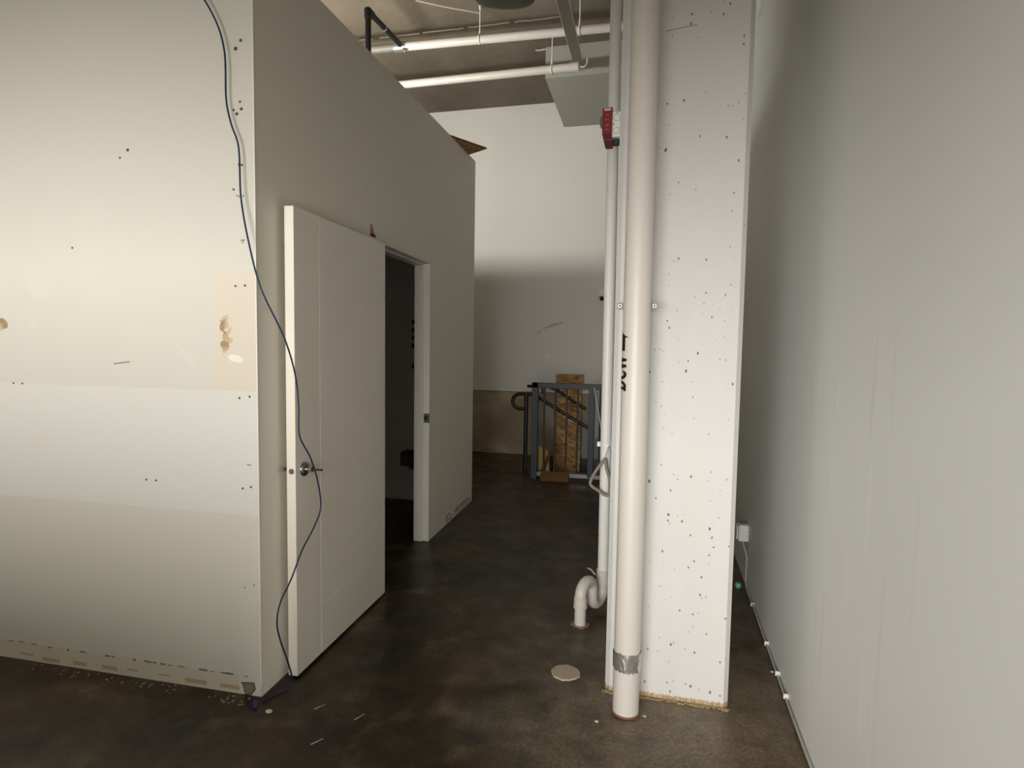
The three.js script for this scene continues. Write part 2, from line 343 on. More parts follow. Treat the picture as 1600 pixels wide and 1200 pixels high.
// ---------------------------------------------------------------- door leaf, swung right back against the wall
{
  const d = new THREE.Group(); d.name = 'door_1'; d.userData.kind = 'structure'; d.userData.label = 'white grooved door standing open flat against the left wall'; scene.add(d);
  d.position.copy(bp(0.036, 0.015, 1.062)); d.rotation.y = BT - R(0.35);
  // local: x 0..T thickness (front face at x = T), z 0 (hinge) .. W (towards the camera)
  const T = 0.044, W = 0.912, H = 2.068;
  mesh('leaf', box(0, T - 0.003, 0, H, 0, W, 0.0015), M.door, d);
  const gz = W - 0.2, rows = [0, 0.245, 0.549, 0.853, 1.157, 1.461, 1.765, H], q = 0.003;
  mesh('panel', box(T - 0.004, T, 0, H, gz + q, W, 0.001), M.door, d);
  for (let i = 0; i < rows.length - 1; i++) mesh('panel', box(T - 0.004, T, rows[i] + (i ? q : 0), rows[i + 1] - (i < rows.length - 2 ? q : 0), 0, gz - q, 0.001), M.door, d);
  const hy = 0.925, hz = W - 0.065;
  const h = new THREE.Group(); h.name = 'handle'; d.add(h); h.position.set(T, hy, hz);
  const rose = new THREE.LatheGeometry([[0, 0.0], [0.033, 0], [0.033, 0.004], [0.029, 0.009], [0.016, 0.012], [0.0, 0.012]].map((p) => new THREE.Vector2(...p)), 32).rotateZ(-Math.PI / 2);
  mesh('rose', rose, M.chrome, h);
  mesh('neck', [cyl(V(0.01, 0, 0), V(0.034, 0, 0), 0.011, 20), cyl(V(0.03, 0, 0), V(0.042, 0, 0), 0.0125, 20)], M.chrome, h);
  mesh('spindle', box(0.04, 0.092, -0.0038, 0.0038, -0.0038, 0.0038, 0.0006), std('#3a2f29', 0.5, { metalness: 0.5 }), h).userData.label = 'bare dark spindle without its lever';
  mesh('rear_rose', rose.clone().rotateY(Math.PI).translate(0, hy + 0.004, hz), M.chrome, d);
  mesh('rear_lever', [cyl(V(-0.008, hy + 0.004, hz), V(-0.026, hy + 0.004, hz), 0.009, 14), cyl(V(-0.024, hy + 0.004, hz), V(-0.014, hy + 0.006, W + 0.016), 0.008, 14)], M.chrome, d);
  const l = mesh('latch', cyl(V(T / 2 + 0.002, hy, W - 0.001), V(T / 2 + 0.002, hy, W + 0.002), 0.0125, 24), M.steel, d);
  mesh('bolt', box(T / 2 - 0.004, T / 2 + 0.008, hy - 0.007, hy + 0.007, W, W + 0.008, 0.002), M.steel, l);
  for (const y of [0.22, 1.03, 1.84]) mesh('hinge', cyl(V(-0.006, y - 0.045, -0.008), V(-0.006, y + 0.045, -0.008), 0.0065, 12), M.steel, d);
}

// ---------------------------------------------------------------- dark room seen through the doorway
{
  const z = -BL + BH;
  const o = thing('wall_rack', 'dark slatted rack hung on the wall inside the unlit room', 'rack', bp(-0.45, 1.72, -z).toArray(), BT);
  for (let i = 0; i < 4; i++) mesh('slat', box(-0.11, 0.1, -0.02 - i * 0.075, 0.02 - i * 0.075, 0.0, 0.05, 0.006), M.dark, o);
  mesh('bracket', box(-0.05, 0.05, -0.36, 0.06, 0, 0.012), M.dark, o);
  mesh('hook', tube([[-0.02, -0.36, 0.01], [-0.03, -0.42, 0.03], [-0.09, -0.44, 0.04], [-0.1, -0.4, 0.05]], 0.008), M.dark, o);
  const b = thing('wall_box', 'dark grey box on wall brackets low inside the unlit room', 'box', bp(-0.5, 0.36, -z).toArray(), BT);  // dark box low on the wall of the unlit room
  mesh('case', box(-0.13, 0.14, 0.0, 0.13, 0.006, 0.16, 0.012), std('#34312d', 0.6), b);
  mesh('face_panel', box(-0.11, 0.03, 0.015, 0.11, 0.16, 0.166, 0.004), std('#55514a', 0.6), b);
  mesh('bracket', box(-0.08, -0.03, -0.05, 0.0, 0.002, 0.06, 0.006), std('#48443e', 0.6), b);
  mesh('bracket', box(0.05, 0.09, -0.03, 0.0, 0.002, 0.05, 0.006), std('#48443e', 0.6), b);
}

// ---------------------------------------------------------------- column
const CX0 = -0.15, CX1 = 0.362, CZ = -2.475;
const POCKS = [384,2861,2,406,2852,3,264,2829,3,279,2836,1,192,2821,2,336,2828,2,383,2814,3,392,2794,2,261,2792,4,180,2773,2,421,2750,1,191,2750,2,290,2736,2,462,2725,3,462,2693,3,169,2707,2,192,2587,1,325,2521,2,401,2521,1,476,2504,2,244,2497,4,180,2489,4,413,2463,2,430,2462,2,451,2473,2,189,2405,2,473,2407,2,367,2397,1,314,2378,1,310,2353,3,412,2342,4,479,2333,1,155,2455,1,356,2445,1,155,2318,2,179,2307,5,460,2249,4,136,2215,2,233,2175,3,302,2143,2,447,2123,3,201,2129,2,183,2107,1,137,1991,3,443,2054,2,422,2035,1,463,2003,1,492,1998,2,309,2048,1,244,1870,4,225,1859,2,234,1859,1,352,1863,3,458,1874,1,403,1878,1,441,1913,2,208,1806,2,209,1761,2,449,1761,2,342,1847,1,324,2198,1,355,1730,3,312,1713,2,430,1721,3,425,1708,1,412,1699,1,349,1687,2,385,1680,1,137,1703,2,176,1672,2,245,1660,2,411,1665,2,423,1649,1,343,1649,1,455,1670,1,381,1632,3,207,1616,3,216,1588,4,431,1616,2,433,1552,2,401,1539,1,256,1541,1,138,1512,2,160,1497,2,178,1499,2,191,1492,2,332,1485,4,295,1453,3,261,1446,2,418,1462,2,442,1459,2,288,1411,5,143,1404,3,196,1363,2,315,1367,2,471,1363,4,319,1304,2,172,1278,2,194,1261,2,210,1226,1,206,1169,2,324,1216,2,460,1219,2,272,1219,1,241,1148,2,386,1154,2,202,1015,3,323,973,4,155,942,5,401,997,2,388,961,2,464,970,2,243,909,3,184,871,3,439,922,2,346,885,1,402,877,2,237,805,4,274,803,2,299,812,1,293,781,4,236,780,3,243,768,2,437,809,2,413,783,1,404,759,5,329,725,3,414,723,3,422,683,3,481,692,3,218,646,3,406,647,3,167,603,2,347,616,3,406,608,2,325,587,3,269,571,2,224,576,1,252,977,2,270,957,2,379,551,4,376,475,4,382,461,2,399,470,2,211,494,2,261,452,2,168,400,2,296,398,3,350,388,3,372,396,2,480,386,3,350,334,2,407,310,3,265,245,4,276,254,3,170,213,3,362,223,3,322,234,2,465,196,3,213,210,2,162,66,4,254,76,3,280,87,2,351,74,4,331,81,3,430,60,6,268,38,3,385,65,2,470,51,3,249,8,5,277,5,4,336,310,2,216,269,2,259,169,2];
const colMap = painted(512, 2048, (g, w, h) => {
  const X = (mm) => (mm + 8) / 512 * w, Y = (mm) => h - mm / 3200 * h;
  g.fillStyle = '#dad8d4'; g.fillRect(0, 0, w, h);
  for (let i = 0; i < 60; i++) { g.globalAlpha = 0.05; g.fillStyle = i % 2 ? '#cfccc4' : '#f0eee9'; g.beginPath(); g.ellipse(rr(0, w), rr(0, h), rr(20, 90), rr(30, 160), 0, 0, 7); g.fill(); }
  g.globalAlpha = 0.85;
  for (let i = 0; i < POCKS.length; i += 3) {
    const r = POCKS[i + 2] * 0.8 + 0.5; g.fillStyle = POCKS[i + 2] > 2 ? '#5a534b' : '#827b72';
    g.beginPath(); g.ellipse(X(POCKS[i]), Y(POCKS[i + 1]), r * rr(0.8, 1.3), r * rr(0.7, 1.1), rr(0, 3), 0, 7); g.fill();
  }
  g.fillStyle = '#a9a398'; for (let i = 0; i < 130; i++) { g.globalAlpha = rr(0.2, 0.6); g.beginPath(); g.arc(rr(0, w), rr(0, h), rr(0.5, 1.1), 0, 7); g.fill(); }
  g.globalAlpha = 0.8; g.strokeStyle = '#8d8578'; g.lineWidth = 2; g.beginPath(); g.moveTo(X(165), Y(2774)); g.lineTo(X(285), Y(2786)); g.stroke();
  // ragged foot where the paint stops short of the floor
  g.globalAlpha = 1;
  for (let x = 0; x < w; x += 3) { const t = 10 + 9 * fbm(x * 0.03, 1, 2, 3) + 5 * rnd(); g.fillStyle = ['#b59f7c', '#a08a68', '#c2b08f'][(rnd() * 3) | 0]; g.fillRect(x, h - t, 4, t); }
});
{
  const c = 0.02, D = 0.5, W = CX1 - CX0;
  const s = new THREE.Shape([[c, 0], [W - c, 0], [W, c], [W, D - c], [W - c, D], [c, D], [0, D - c], [0, c]].map((p) => new THREE.Vector2(...p)));
  const g = plate(s, CEIL).rotateX(-Math.PI / 2).translate(CX0, 0, CZ);
  const m = metric(g), p = m.attributes.position, uv = m.attributes.uv;
  for (let i = 0; i < p.count; i++) uv.setXY(i, (p.getX(i) - CX0) / 0.512, p.getY(i) / 3.2);
  const o = struct('column', m, std('#ffffff', 0.62, { map: colMap }));
  o.userData.label = 'white painted square concrete column with pitted face';
  // chipped mortar along its foot
  const crumbs = [];
  for (let i = 0; i < 150; i++) { const x = rr(CX0 - 0.01, CX1), k = rr(0.002, 0.007); crumbs.push(new THREE.DodecahedronGeometry(k, 0).scale(1.6, 0.6, 1).translate(x, k * 0.3, CZ + rr(0.001, 0.02))); }
  tag(mesh('mortar_crumbs', crumbs, std('#a8916d', 0.95)), 'sandy mortar crumbs along the foot of the white column', 'rubble').userData.kind = 'stuff';
}
const font = await new FontLoader().loadAsync('fonts/droid/droid_serif_bold.typeface.json');
const fontSans = await new FontLoader().loadAsync('fonts/droid/droid_sans_bold.typeface.json');
// big pipe before the column
{
  const r = 0.0535, o = thing('drain_pipe', 'thick cream painted pipe standing before the white column, lettered and taped', 'pipe', [-0.055, 0, -2.345]);
  mesh('pipe', cyl(V(0, 0.004, 0), V(0, CEIL, 0), r, 56), M.pvc, o);
  mesh('foot_ring', new THREE.TorusGeometry(r + 0.001, 0.0045, 8, 40).rotateX(Math.PI / 2).translate(0, 0.006, 0), std('#80543e', 0.85), o).userData.label = 'rusty ring at the foot';
  // torn foil tape
  const n = 64, m = 8, pos = [], idx = [], tapeR = [];
  for (let i = 0; i <= n; i++) tapeR.push([rr(-0.004, 0.004) + (i < 22 || i > 50 ? 0.006 : -0.004), rr(-0.004, 0.004) + (i > 30 && i < 46 ? -0.006 : 0.0)]);
  for (let i = 0; i <= n; i++) for (let j = 0; j <= m; j++) {
    const a = i / n * Math.PI * 2, q = r + 0.0008 + 0.0036 * rnd(), y = mix(0.192 + tapeR[i % n][1], 0.262 + tapeR[i % n][0], j / m);
    pos.push(Math.sin(a) * q, y, Math.cos(a) * q);
    if (i < n && j < m) { const k = i * (m + 1) + j; idx.push(k, k + m + 1, k + 1, k + 1, k + m + 1, k + m + 2); }
  }
  const tg = new THREE.BufferGeometry(); tg.setAttribute('position', new THREE.Float32BufferAttribute(pos, 3)); tg.setIndex(idx); tg.computeVertexNormals();
  mesh('foil_tape', tg, std('#d6d6d4', 0.25, { metalness: 0.8, side: THREE.DoubleSide }), o).userData.label = 'crinkled silver foil tape';
  // strap with a lug and bolt on each side
  const cy = 1.668, k = mesh('pipe_clamp', new THREE.CylinderGeometry(r + 0.0018, r + 0.0018, 0.026, 48, 1, true).translate(0, cy, 0), M.pvc, o);
  for (const s of [-1, 1]) {
    mesh('lug', [box(s * r - 0.002, s * r + 0.002, cy - 0.016, cy + 0.016, -0.01, 0.006, 0.001).translate(s * 0.012, 0, 0), box(Math.min(s * r, s * (r + 0.024)), Math.max(s * r, s * (r + 0.02)), cy - 0.012, cy + 0.012, -0.006, -0.002, 0.001)], std('#9d9a92', 0.5), k);
    mesh('bolt', [cyl(V(s * (r + 0.013), cy, -0.07), V(s * (r + 0.013), cy, 0.012), 0.004, 10), cyl(V(s * (r + 0.013), cy, 0.004), V(s * (r + 0.013), cy, 0.012), 0.008, 6)], M.galv, k);
  }
  mesh('standoff', box(-0.016, 0.016, cy - 0.016, cy + 0.016, -0.125, -r + 0.002), M.galv, o);
  // printed flow arrow and letters, turned to read upwards and wrapped round the pipe
  const bend = (g, h0, centre) => {
    const p = g.attributes.position;
    for (let i = 0; i < p.count; i++) { const a = centre - p.getY(i) / r, q = r + 0.0002 + p.getZ(i); p.setXYZ(i, Math.sin(a) * q, h0 + p.getX(i), Math.cos(a) * q); }
    g.computeVertexNormals(); return g;
  };
  const tx = new TextGeometry('DCW', { font, size: 0.086, depth: 0.0004, curveSegments: 5, bevelEnabled: true, bevelSize: 0.0035, bevelThickness: 0.0002, bevelSegments: 1 });
  tx.computeBoundingBox(); const w = tx.boundingBox.max.x - tx.boundingBox.min.x; tx.scale(0.142 / w, 1, 1);
  const fine = new TessellateModifier(0.006, 5);
  const centre = -Math.PI / 2 + 0.83;
  mesh('lettering', bend(fine.modify(tx.index ? tx.toNonIndexed() : tx), 1.332, centre), M.ink, o).userData.label = 'black letters DCW';
  const ar = new THREE.Shape([[0, -0.037], [0.052, -0.037], [0.052, -0.055], [0.078, 0], [0.052, 0.055], [0.052, 0.037], [0, 0.037]].map(([x, y]) => new THREE.Vector2(x, y)));
  let ag = plate(ar, 0.0006);
  mesh('flow_arrow', bend(fine.modify(ag.index ? ag.toNonIndexed() : ag), 1.49, -Math.PI / 2), M.ink, o).userData.label = 'black arrow pointing up';
}
// slimmer riser beside the column with its running trap
{
  const r = 0.031, ax = -0.226, az = -3.28, o = thing('riser_pipe', 'white drain riser left of the column, ending in a trap above the floor', 'pipe', [ax, 0, az]);
  mesh('pipe', cyl(V(0, 0.22, 0), V(-0.012, 4.7, 0), r, 36), M.pvcWhite, o);
  const q = V(-0.1, 0, 0.235);                                   // foot of the floor stub, from the riser
  const n = q.clone().normalize(), at = (t, y) => V(n.x * t, y, n.z * t), len = q.length();
  const u = [at(0, 0.22)], uy = 0.118, ur = len / 4;
  for (let i = 0; i <= 10; i++) { const a = Math.PI * i / 10; u.push(at(ur - Math.cos(a) * ur, uy - Math.sin(a) * ur * 0.9)); }
  for (let i = 1; i <= 10; i++) { const a = Math.PI * i / 10; u.push(at(ur * 3 - Math.cos(a) * ur, 0.16 + Math.sin(a) * ur * 0.9)); }
  u.push(at(len, 0.12));
  mesh('trap_bend', tube(u, r * 1.02, 28, 120), M.pvc, o);
  mesh('coupling', [cyl(V(0, 0.16, 0), V(0, 0.225, 0), r * 1.2, 32), cyl(V(0, 0.22, 0), V(0, 0.228, 0), r * 1.26, 32), cyl(V(0, 0.155, 0), V(0, 0.165, 0), r * 1.26, 32)], M.pvc, o);
  mesh('strap_tail', tube([at(0.05, 0.225).add(V(-0.02, 0, 0.03)), at(0.07, 0.255).add(V(-0.03, 0, 0.03)), at(0.1, 0.275).add(V(-0.035, 0, 0.03))], 0.005, 6), M.pvc, o);
  mesh('coupling', [cyl(at(len, 0.105), at(len, 0.155), r * 1.16, 32), cyl(at(len, 0.1), at(len, 0.11), r * 1.24, 32)], M.pvc, o);
  mesh('floor_stub', cyl(at(len, 0.004), at(len, 0.13), r, 32), M.pvc, o);
  const fl = new THREE.Shape(); for (let i = 0; i < 22; i++) { const a = i / 22 * Math.PI * 2, k = r * rr(1.3, 1.75); fl[i ? 'lineTo' : 'moveTo'](Math.cos(a) * k, Math.sin(a) * k); }
  mesh('floor_patch', plate(fl, 0.005).rotateX(-Math.PI / 2).translate(q.x, 0.001, q.z), std('#9b7d69', 0.9), o).userData.label = 'rough pinkish mortar collar';
  const cy = 0.955, k = mesh('pipe_clamp', [cyl(V(0, cy - 0.012, 0), V(0, cy + 0.012, 0), r + 0.002, 32), box(-r - 0.02, -r, cy - 0.014, cy + 0.014, -0.003, 0.003, 0.001), box(r, r + 0.014, cy - 0.014, cy + 0.014, -0.003, 0.003, 0.001)], M.pvcWhite, o);
  for (const x of [-r - 0.011, 0.014]) mesh('bolt', cyl(V(x, cy, 0.0), V(x, cy, x > 0 ? r + 0.014 : 0.012), 0.007, 6), M.steel, k);
}
// wire loop hanging from the riser's clamp
{
  const o = thing('hanging_loop', 'grey plastic triangular pull loop hanging on a wire from the riser clamp', 'handle', [-0.222, 0.885, -3.22]);
  mesh('loop', [tube([[-0.003, 0.0, 0], [-0.03, -0.035, 0], [-0.075, -0.115, 0.004], [-0.082, -0.15, 0.005], [-0.04, -0.18, 0.008], [0.008, -0.205, 0.01], [0.022, -0.198, 0.01], [0.026, -0.15, 0.006], [0.024, -0.115, 0.004], [0.006, -0.06, 0], [0.001, -0.035, 0], [-0.003, 0, 0]], 0.0088, 10, 110)], M.flex, o);
  mesh('wire', tube([[-0.003, 0, 0], [0.001, 0.03, 0], [0.008, 0.045, 0], [0.012, 0.06, 0.0], [0.012, 0.07, -0.012]], 0.0022, 6), M.galv, o);
}
// fire alarm horn and strobe on the column's left side
{
  const o = thing('fire_alarm', 'red fire alarm horn with clear strobe on white back box beside column', 'alarm', [CX0, 2.45, -2.63]);
  // x runs out of the column face (negative), z is its width, y its height
  const bb = mesh('back_box', box(-0.04, 0.0, -0.042, 0.064, -0.055, 0.055, 0.003), M.pvcWhite, o);
  for (const y of [0.038, -0.016]) mesh('knockout', new THREE.TorusGeometry(0.0135, 0.0016, 6, 28).translate(-0.019, y, 0.0555), std('#c9c6bd', 0.4), bb);
  for (const [x, y] of [[-0.018, 0.058], [-0.032, 0.011]]) mesh('screw_hole', cyl(V(x, y, 0.054), V(x, y, 0.0562), 0.0025, 12), M.dark, bb);
  const s = new THREE.Shape([[-0.078, 0.076], [-0.04, 0.079], [-0.04, -0.056], [-0.07, -0.056], [-0.0775, -0.03]].map((p) => new THREE.Vector2(...p)));
  mesh('housing', plate(s, 0.11, 0.002).translate(0, 0, -0.047), M.red, o);
  mesh('lower_bevel', box(-0.072, -0.042, -0.0555, -0.03, -0.03, 0.0665, 0.002), M.redDark, o).userData.label = 'darker red lower bevel';  // darker red piece over the lower bevel
  mesh('label', box(-0.072, -0.043, 0.066, 0.0755, 0.0635, 0.0662), std('#d9b9b4', 0.6), o).userData.label = 'pale sticker';
  mesh('strobe_lens', new THREE.SphereGeometry(0.028, 20, 14).scale(0.55, 1, 1).translate(-0.08, 0.035, 0.02), new THREE.MeshPhysicalMaterial({ color: '#b9c2b0', roughness: 0.15, transmission: 0.7, thickness: 0.01 }), o).userData.label = 'clear strobe lens';
  'FIRE'.split('').forEach((c, i) => {
    const t = new TextGeometry(c, { font: fontSans, size: 0.013, depth: 0.0008, curveSegments: 4, bevelEnabled: false }); t.rotateZ(-Math.PI / 2).translate(-0.066, 0.052 - i * 0.02, 0.0652);
    mesh('letter', t, std('#b5605a', 0.6), o);
  });
  mesh('conduit', [cyl(V(-0.02, -0.042, 0.02), V(-0.02, -0.062, 0.02), 0.013, 18), cyl(V(-0.02, -0.06, 0.02), V(-0.02, -0.066, 0.02), 0.016, 18), cyl(V(-0.02, -0.046, 0.02), V(-0.02, -0.051, 0.02), 0.016, 18)], std('#3f3f3d', 0.5), o).userData.label = 'short dark cable connector';
}
// ---------------------------------------------------------------- pipes under the ceiling
function hanger(o, x, y0, y1, r, z, name = 'hanger') {
  mesh(name, [cyl(V(x, y1, z), V(x, y0 + 0.1, z), 0.006, 8), new THREE.TorusGeometry(r + 0.004, 0.005, 6, 28).rotateY(Math.PI / 2).translate(x, y0, z), cyl(V(x, y0 + r, z), V(x, y0 + 0.12, z), 0.014, 8, 0.006), cyl(V(x, y1 - 0.03, z), V(x, y1, z), 0.012, 8)], M.pvcWhite, o);
}
{
  const z = -5.5, r = 0.039, o = thing('overhead_pipe', 'upper white pipe crossing under the ceiling from black pipe to column', 'pipe', [0, 0, z]);
  const y = (x) => 4.452 - (x + 2.47) * 0.018;
  mesh('pipe', cyl(V(-2.5, y(-2.5), 0), V(0.3, y(0.3), 0), r, 32), M.pvc, o);
  mesh('shaded_end', cyl(V(-3.6, y(-3.6), 0), V(-2.5, y(-2.5), 0), r * 0.92, 28), std('#77736a', 0.5), o).userData.label = 'left length past the coupling, shade put into its grey colour';  // left end darker: its shade is put into the colour
  mesh('coupling', [cyl(V(-2.56, y(-2.5), 0), V(-2.44, y(-2.5), 0), r * 1.18, 28), cyl(V(-2.47, y(-2.5), -0.0), V(-2.44, y(-2.5) - 0.07, 0.05), 0.014, 8)], M.galv, o);
  hanger(o, -1.68, y(-1.68), CEIL, r, 0); hanger(o, -0.72, y(-0.72), CEIL, r, 0);
}
{
  const z = -6.1, r = 0.04, o = thing('overhead_pipe', 'lower white pipe under the ceiling, capped at its right end', 'pipe', [0, 0, z]);
  const y = 4.375;
  mesh('pipe', cyl(V(-3.8, y - 0.01, 0), V(-0.86, y + 0.006, 0), r, 32), M.pvc, o);
  mesh('end_cap', [cyl(V(-0.9, y + 0.006, 0), V(-0.8, y + 0.006, 0), r * 1.12, 32), cyl(V(-0.81, y + 0.006, 0), V(-0.775, y + 0.006, 0), 0.02, 16)], M.pvc, o);
  mesh('wire_hook', tube([[-0.79, y, 0.02], [-0.745, y - 0.012, 0.02], [-0.715, y + 0.02, 0.02], [-0.712, y + 0.075, 0.02]], 0.0085, 8), M.pvc, o);
  hanger(o, -1.08, y, CEIL, r, 0);
}
{
  const o = thing('black_pipe', 'black steel pipe turning down behind the top of left wall', 'pipe', [-2.515, 4.44, -4.85]);
  const r = 0.026;
  mesh('run', cyl(V(0, 0, 0.02), V(0.04, 0.0, -0.58), r, 20), M.blackPipe, o);
  mesh('drop', cyl(V(0, 0.0, 0), V(0, -1.31, 0.0), r, 20), M.blackPipe, o);
  mesh('elbow', [ball([0, 0, 0], 0.036, 16), cyl(V(0, 0, 0), V(0, -0.06, 0), 0.034, 18), cyl(V(0, 0, 0), V(0.004, 0, -0.06), 0.034, 18)], M.blackPipe, o);
  mesh('band', cyl(V(0.018, 0, -0.27), V(0.0195, 0, -0.285), r + 0.003, 18), M.galv, o);
}
{
  const o = thing('cable_tray', 'narrow grey round-ended strip hanging under the upper white pipe', 'cable tray', [-0.58, 3.6, -4.3]);
  const s = new THREE.Shape(); const w = 0.034, L = 1.25;
  s.moveTo(-w, 0); s.absarc(0, 0, w, Math.PI, 0, false); s.lineTo(w + 0.004, L); s.lineTo(-w + 0.004, L);
  s.closePath();
  mesh('strip', plate(s, 0.012).rotateX(Math.PI / 2).rotateY(0).translate(0, 0, 0), std('#aaa598', 0.6), o);
  const pts = [[-w + 0.004, 0, L]]; for (let i = 0; i <= 12; i++) { const a = Math.PI + Math.PI * i / 12; pts.push([Math.cos(a) * w, 0, Math.sin(a) * w]); } pts.push([w + 0.004, 0, L]);
  mesh('rim', tube(pts.map((p) => [p[0], -0.008, p[2]]), 0.0045, 6, 90), std('#e0dccf', 0.5), o);
  for (const z of [0.25, 1.0]) mesh('hanger', cyl(V(0, 0, z), V(0, CEIL - 3.6, z), 0.003, 6), M.galv, o);
}
{
  const o = thing('hanging_tray', 'tilted dark tray with pale rim hanging at the ceiling by the upper pipe', 'tray', [-0.89, 3.53, -3.4]);
  o.rotation.set(R(8), R(-28), R(-9));
  mesh('bowl', new THREE.SphereGeometry(1, 28, 10, 0, Math.PI * 2, Math.PI / 2, Math.PI / 2).scale(0.2, 0.03, 0.15), std('#6b675c', 0.7, { side: THREE.DoubleSide }), o);
  mesh('rim', new THREE.TorusGeometry(1, 0.03, 8, 40).rotateX(Math.PI / 2).scale(0.2, 0.2, 0.15), M.galv, o);
  for (const x of [-0.15, 0.15]) mesh('hanger', cyl(V(x, 0, 0), V(x * 0.4, CEIL - 3.64, 0), 0.003, 6), M.galv, o);
}

// lamp out of view on the left roof, placed to light the upper back wall
{
  const [x, y, z, w, h] = UNSEEN_LAMP, dir = V(0.3, 0, -1).normalize(), turn = Math.atan2(-dir.x, -dir.z);
  const o = thing('unseen_lamp', 'unseen lamp on the left room roof, placed to light upper back wall', 'lamp', [x, y, z], turn);
  mesh('housing', box(-w / 2 - 0.02, w / 2 + 0.02, -h / 2 - 0.012, h / 2 + 0.012, 0.03, 0.1, 0.01), M.white, o);
  mesh('diffuser', box(-w / 2, w / 2, -h / 2, h / 2, 0.012, 0.034, 0.004), std('#ffffff', 0.5, { emissive: new THREE.Color(1, 0.97, 0.9), emissiveIntensity: 1 }), o);
  for (const s of [-1, 1]) mesh('foot', box(s * 0.3 - 0.015, s * 0.3 + 0.015, 3.07 - y, -h / 2 - 0.01, 0.04, 0.09, 0.003), M.white, o);
  areaLight(new THREE.Color(1, 0.98, 0.93), 165, w, h, x, y, z, x + dir.x, y, z + dir.z);
}

// ---------------------------------------------------------------- stair head at the back
{
  const z = -6.4, o = thing('stair_gate', 'grey steel guard gate with thin upright bars at the stair head', 'gate', [0, 0, z]);
  mesh('post', box(-1.285, -1.215, 0.0, 1.1, -0.03, 0.03, 0.004), M.gate, o);
  mesh('post', box(-0.645, -0.58, 0.05, 1.045, -0.03, 0.03, 0.004), M.gate, o);
  mesh('top_rail', box(-1.285, -0.2, 1.04, 1.1, -0.03, 0.03, 0.004), M.gate, o);
  mesh('bottom_rail', box(-1.215, -0.2, 0.04, 0.085, -0.025, 0.025, 0.004), std('#85898b', 0.4, { metalness: 0.3 }), o);
  for (const x of [-1.145, -1.02, -0.89, -0.767, -0.52, -0.4]) mesh('bar', box(x - 0.01, x + 0.01, 0.08, 1.045, -0.008, 0.008), M.bar, o);
  mesh('post', box(-0.27, -0.2, 0, 1.1, -0.03, 0.03, 0.004), M.gate, o);
  const p = mesh('side_panel', plate(new THREE.Shape([[-0.578, 0.5], [-0.3, 0.5], [-0.3, 1.04], [-0.578, 1.04]].map((q) => new THREE.Vector2(...q))), 0.006).translate(0, 0, -0.02), std('#858a8e', 0.5), o);
  p.userData.label = 'grey sheet filling the right bay';
  mesh('brace_wire', cyl(V(-0.585, 1.06, 0.032), V(-0.5, 0.62, 0.032), 0.006, 6), M.pvcWhite, p);
}
{
  const o = thing('handrail', 'black tube handrail with looped end on a post beside the gate', 'handrail', [-1.405, 0, -6.64]);
  const r = 0.021;
  mesh('post', cyl(V(0, 0, 0), V(0, 0.95, 0), r + 0.004, 18), M.rail, o);
  const pts = [[0.0, 0.77, 0]]; pts.push([-0.07, 0.77, 0]); for (let i = 0; i <= 8; i++) { const a = -Math.PI / 2 - Math.PI * i / 8; pts.push([-0.075 + Math.cos(a) * 0.088, 0.858 + Math.sin(a) * 0.088, 0]); }
  pts.push([0, 0.946, 0], [0.08, 0.946, 0], [0.11, 0.93, 0], [0.5, 0.71, 0], [0.87, 0.5, 0], [1.6, 0.08, 0]);
  mesh('rail', tube(pts, r, 14, 160), M.rail, o);
  mesh('foot_plate', box(-0.06, 0.06, 0, 0.008, -0.05, 0.05, 0.002), M.rail, o);
  mesh('tape_wrap', cyl(V(0.49, 0.7155, 0), V(0.515, 0.7015, 0), r + 0.003, 14), std('#3b2a66', 0.5), o).userData.label = 'purple tape';
}
{
  const o = thing('wall_handrail', 'black handrail sloping down along the back wall behind the gate', 'handrail', [0, 0, -7.71]);
  mesh('rail', tube([[-1.62, 0.965, 0], [-1.35, 0.965, 0], [-1.25, 0.94, 0], [-1.0, 0.79, 0], [-0.815, 0.68, 0]], 0.021, 14, 60), M.rail, o);
  for (const [x, y] of [[-1.42, 0.965], [-0.92, 0.735]]) mesh('bracket', [cyl(V(x, y - 0.01, 0), V(x, y - 0.062, -0.02), 0.009, 8), cyl(V(x, y - 0.06, -0.02), V(x, y - 0.075, -0.1), 0.009, 8), cyl(V(x, y - 0.075, -0.095), V(x, y - 0.075, -0.085), 0.03, 16)], M.rail, o);
}
{
  const o = thing('osb_board', 'upright wood-strand board leaning on the back wall behind the gate', 'board', [-1.04, -0.165, -7.66]);
  mesh('sheet', metric(box(-0.165, 0.165, 0, 1.31, -0.012, 0.0)), M.osb, o);
  mesh('cap_strip', metric(box(-0.19, 0.185, 1.19, 1.31, 0.002, 0.022)), M.osb, o);
  o.rotation.x = R(-3.0);
}
tag(mesh('grey_sheet', box(-0.86, 0.3, -0.36, 0.5, -7.78, -7.77), std('#7f8384', 0.45)), 'grey sheet on the back wall low beside the wood-strand board', 'panel');
tag(mesh('lumber', metric(box(-1.16, -0.84, 0.0, 0.09, -6.345, -6.305, 0.004)), std('#a18c66', 0.8, { map: woodMap })), 'short lumber offcut on the floor before the gate bars', 'lumber');
{
  const b = mesh('wood_block', metric(plate(new THREE.Shape([[0, 0], [0.15, 0], [0.12, 0.3], [0.0, 0.36]].map((p) => new THREE.Vector2(...p))), 0.04)), std('#a3964c', 0.8));
  b.position.set(-1.24, 0, -6.58); tag(b, 'yellowish slanted wood block behind the left gate post', 'wood block');
  const d = mesh('timber_brace', metric(box(-0.02, 0.02, 0, 0.42, -0.02, 0.02)), std('#5b3a22', 0.8)); d.position.set(-1.2, 0.02, -6.5); d.rotation.z = -0.42;
  tag(d, 'dark brown timber brace slanting behind the gate bars', 'lumber');
}
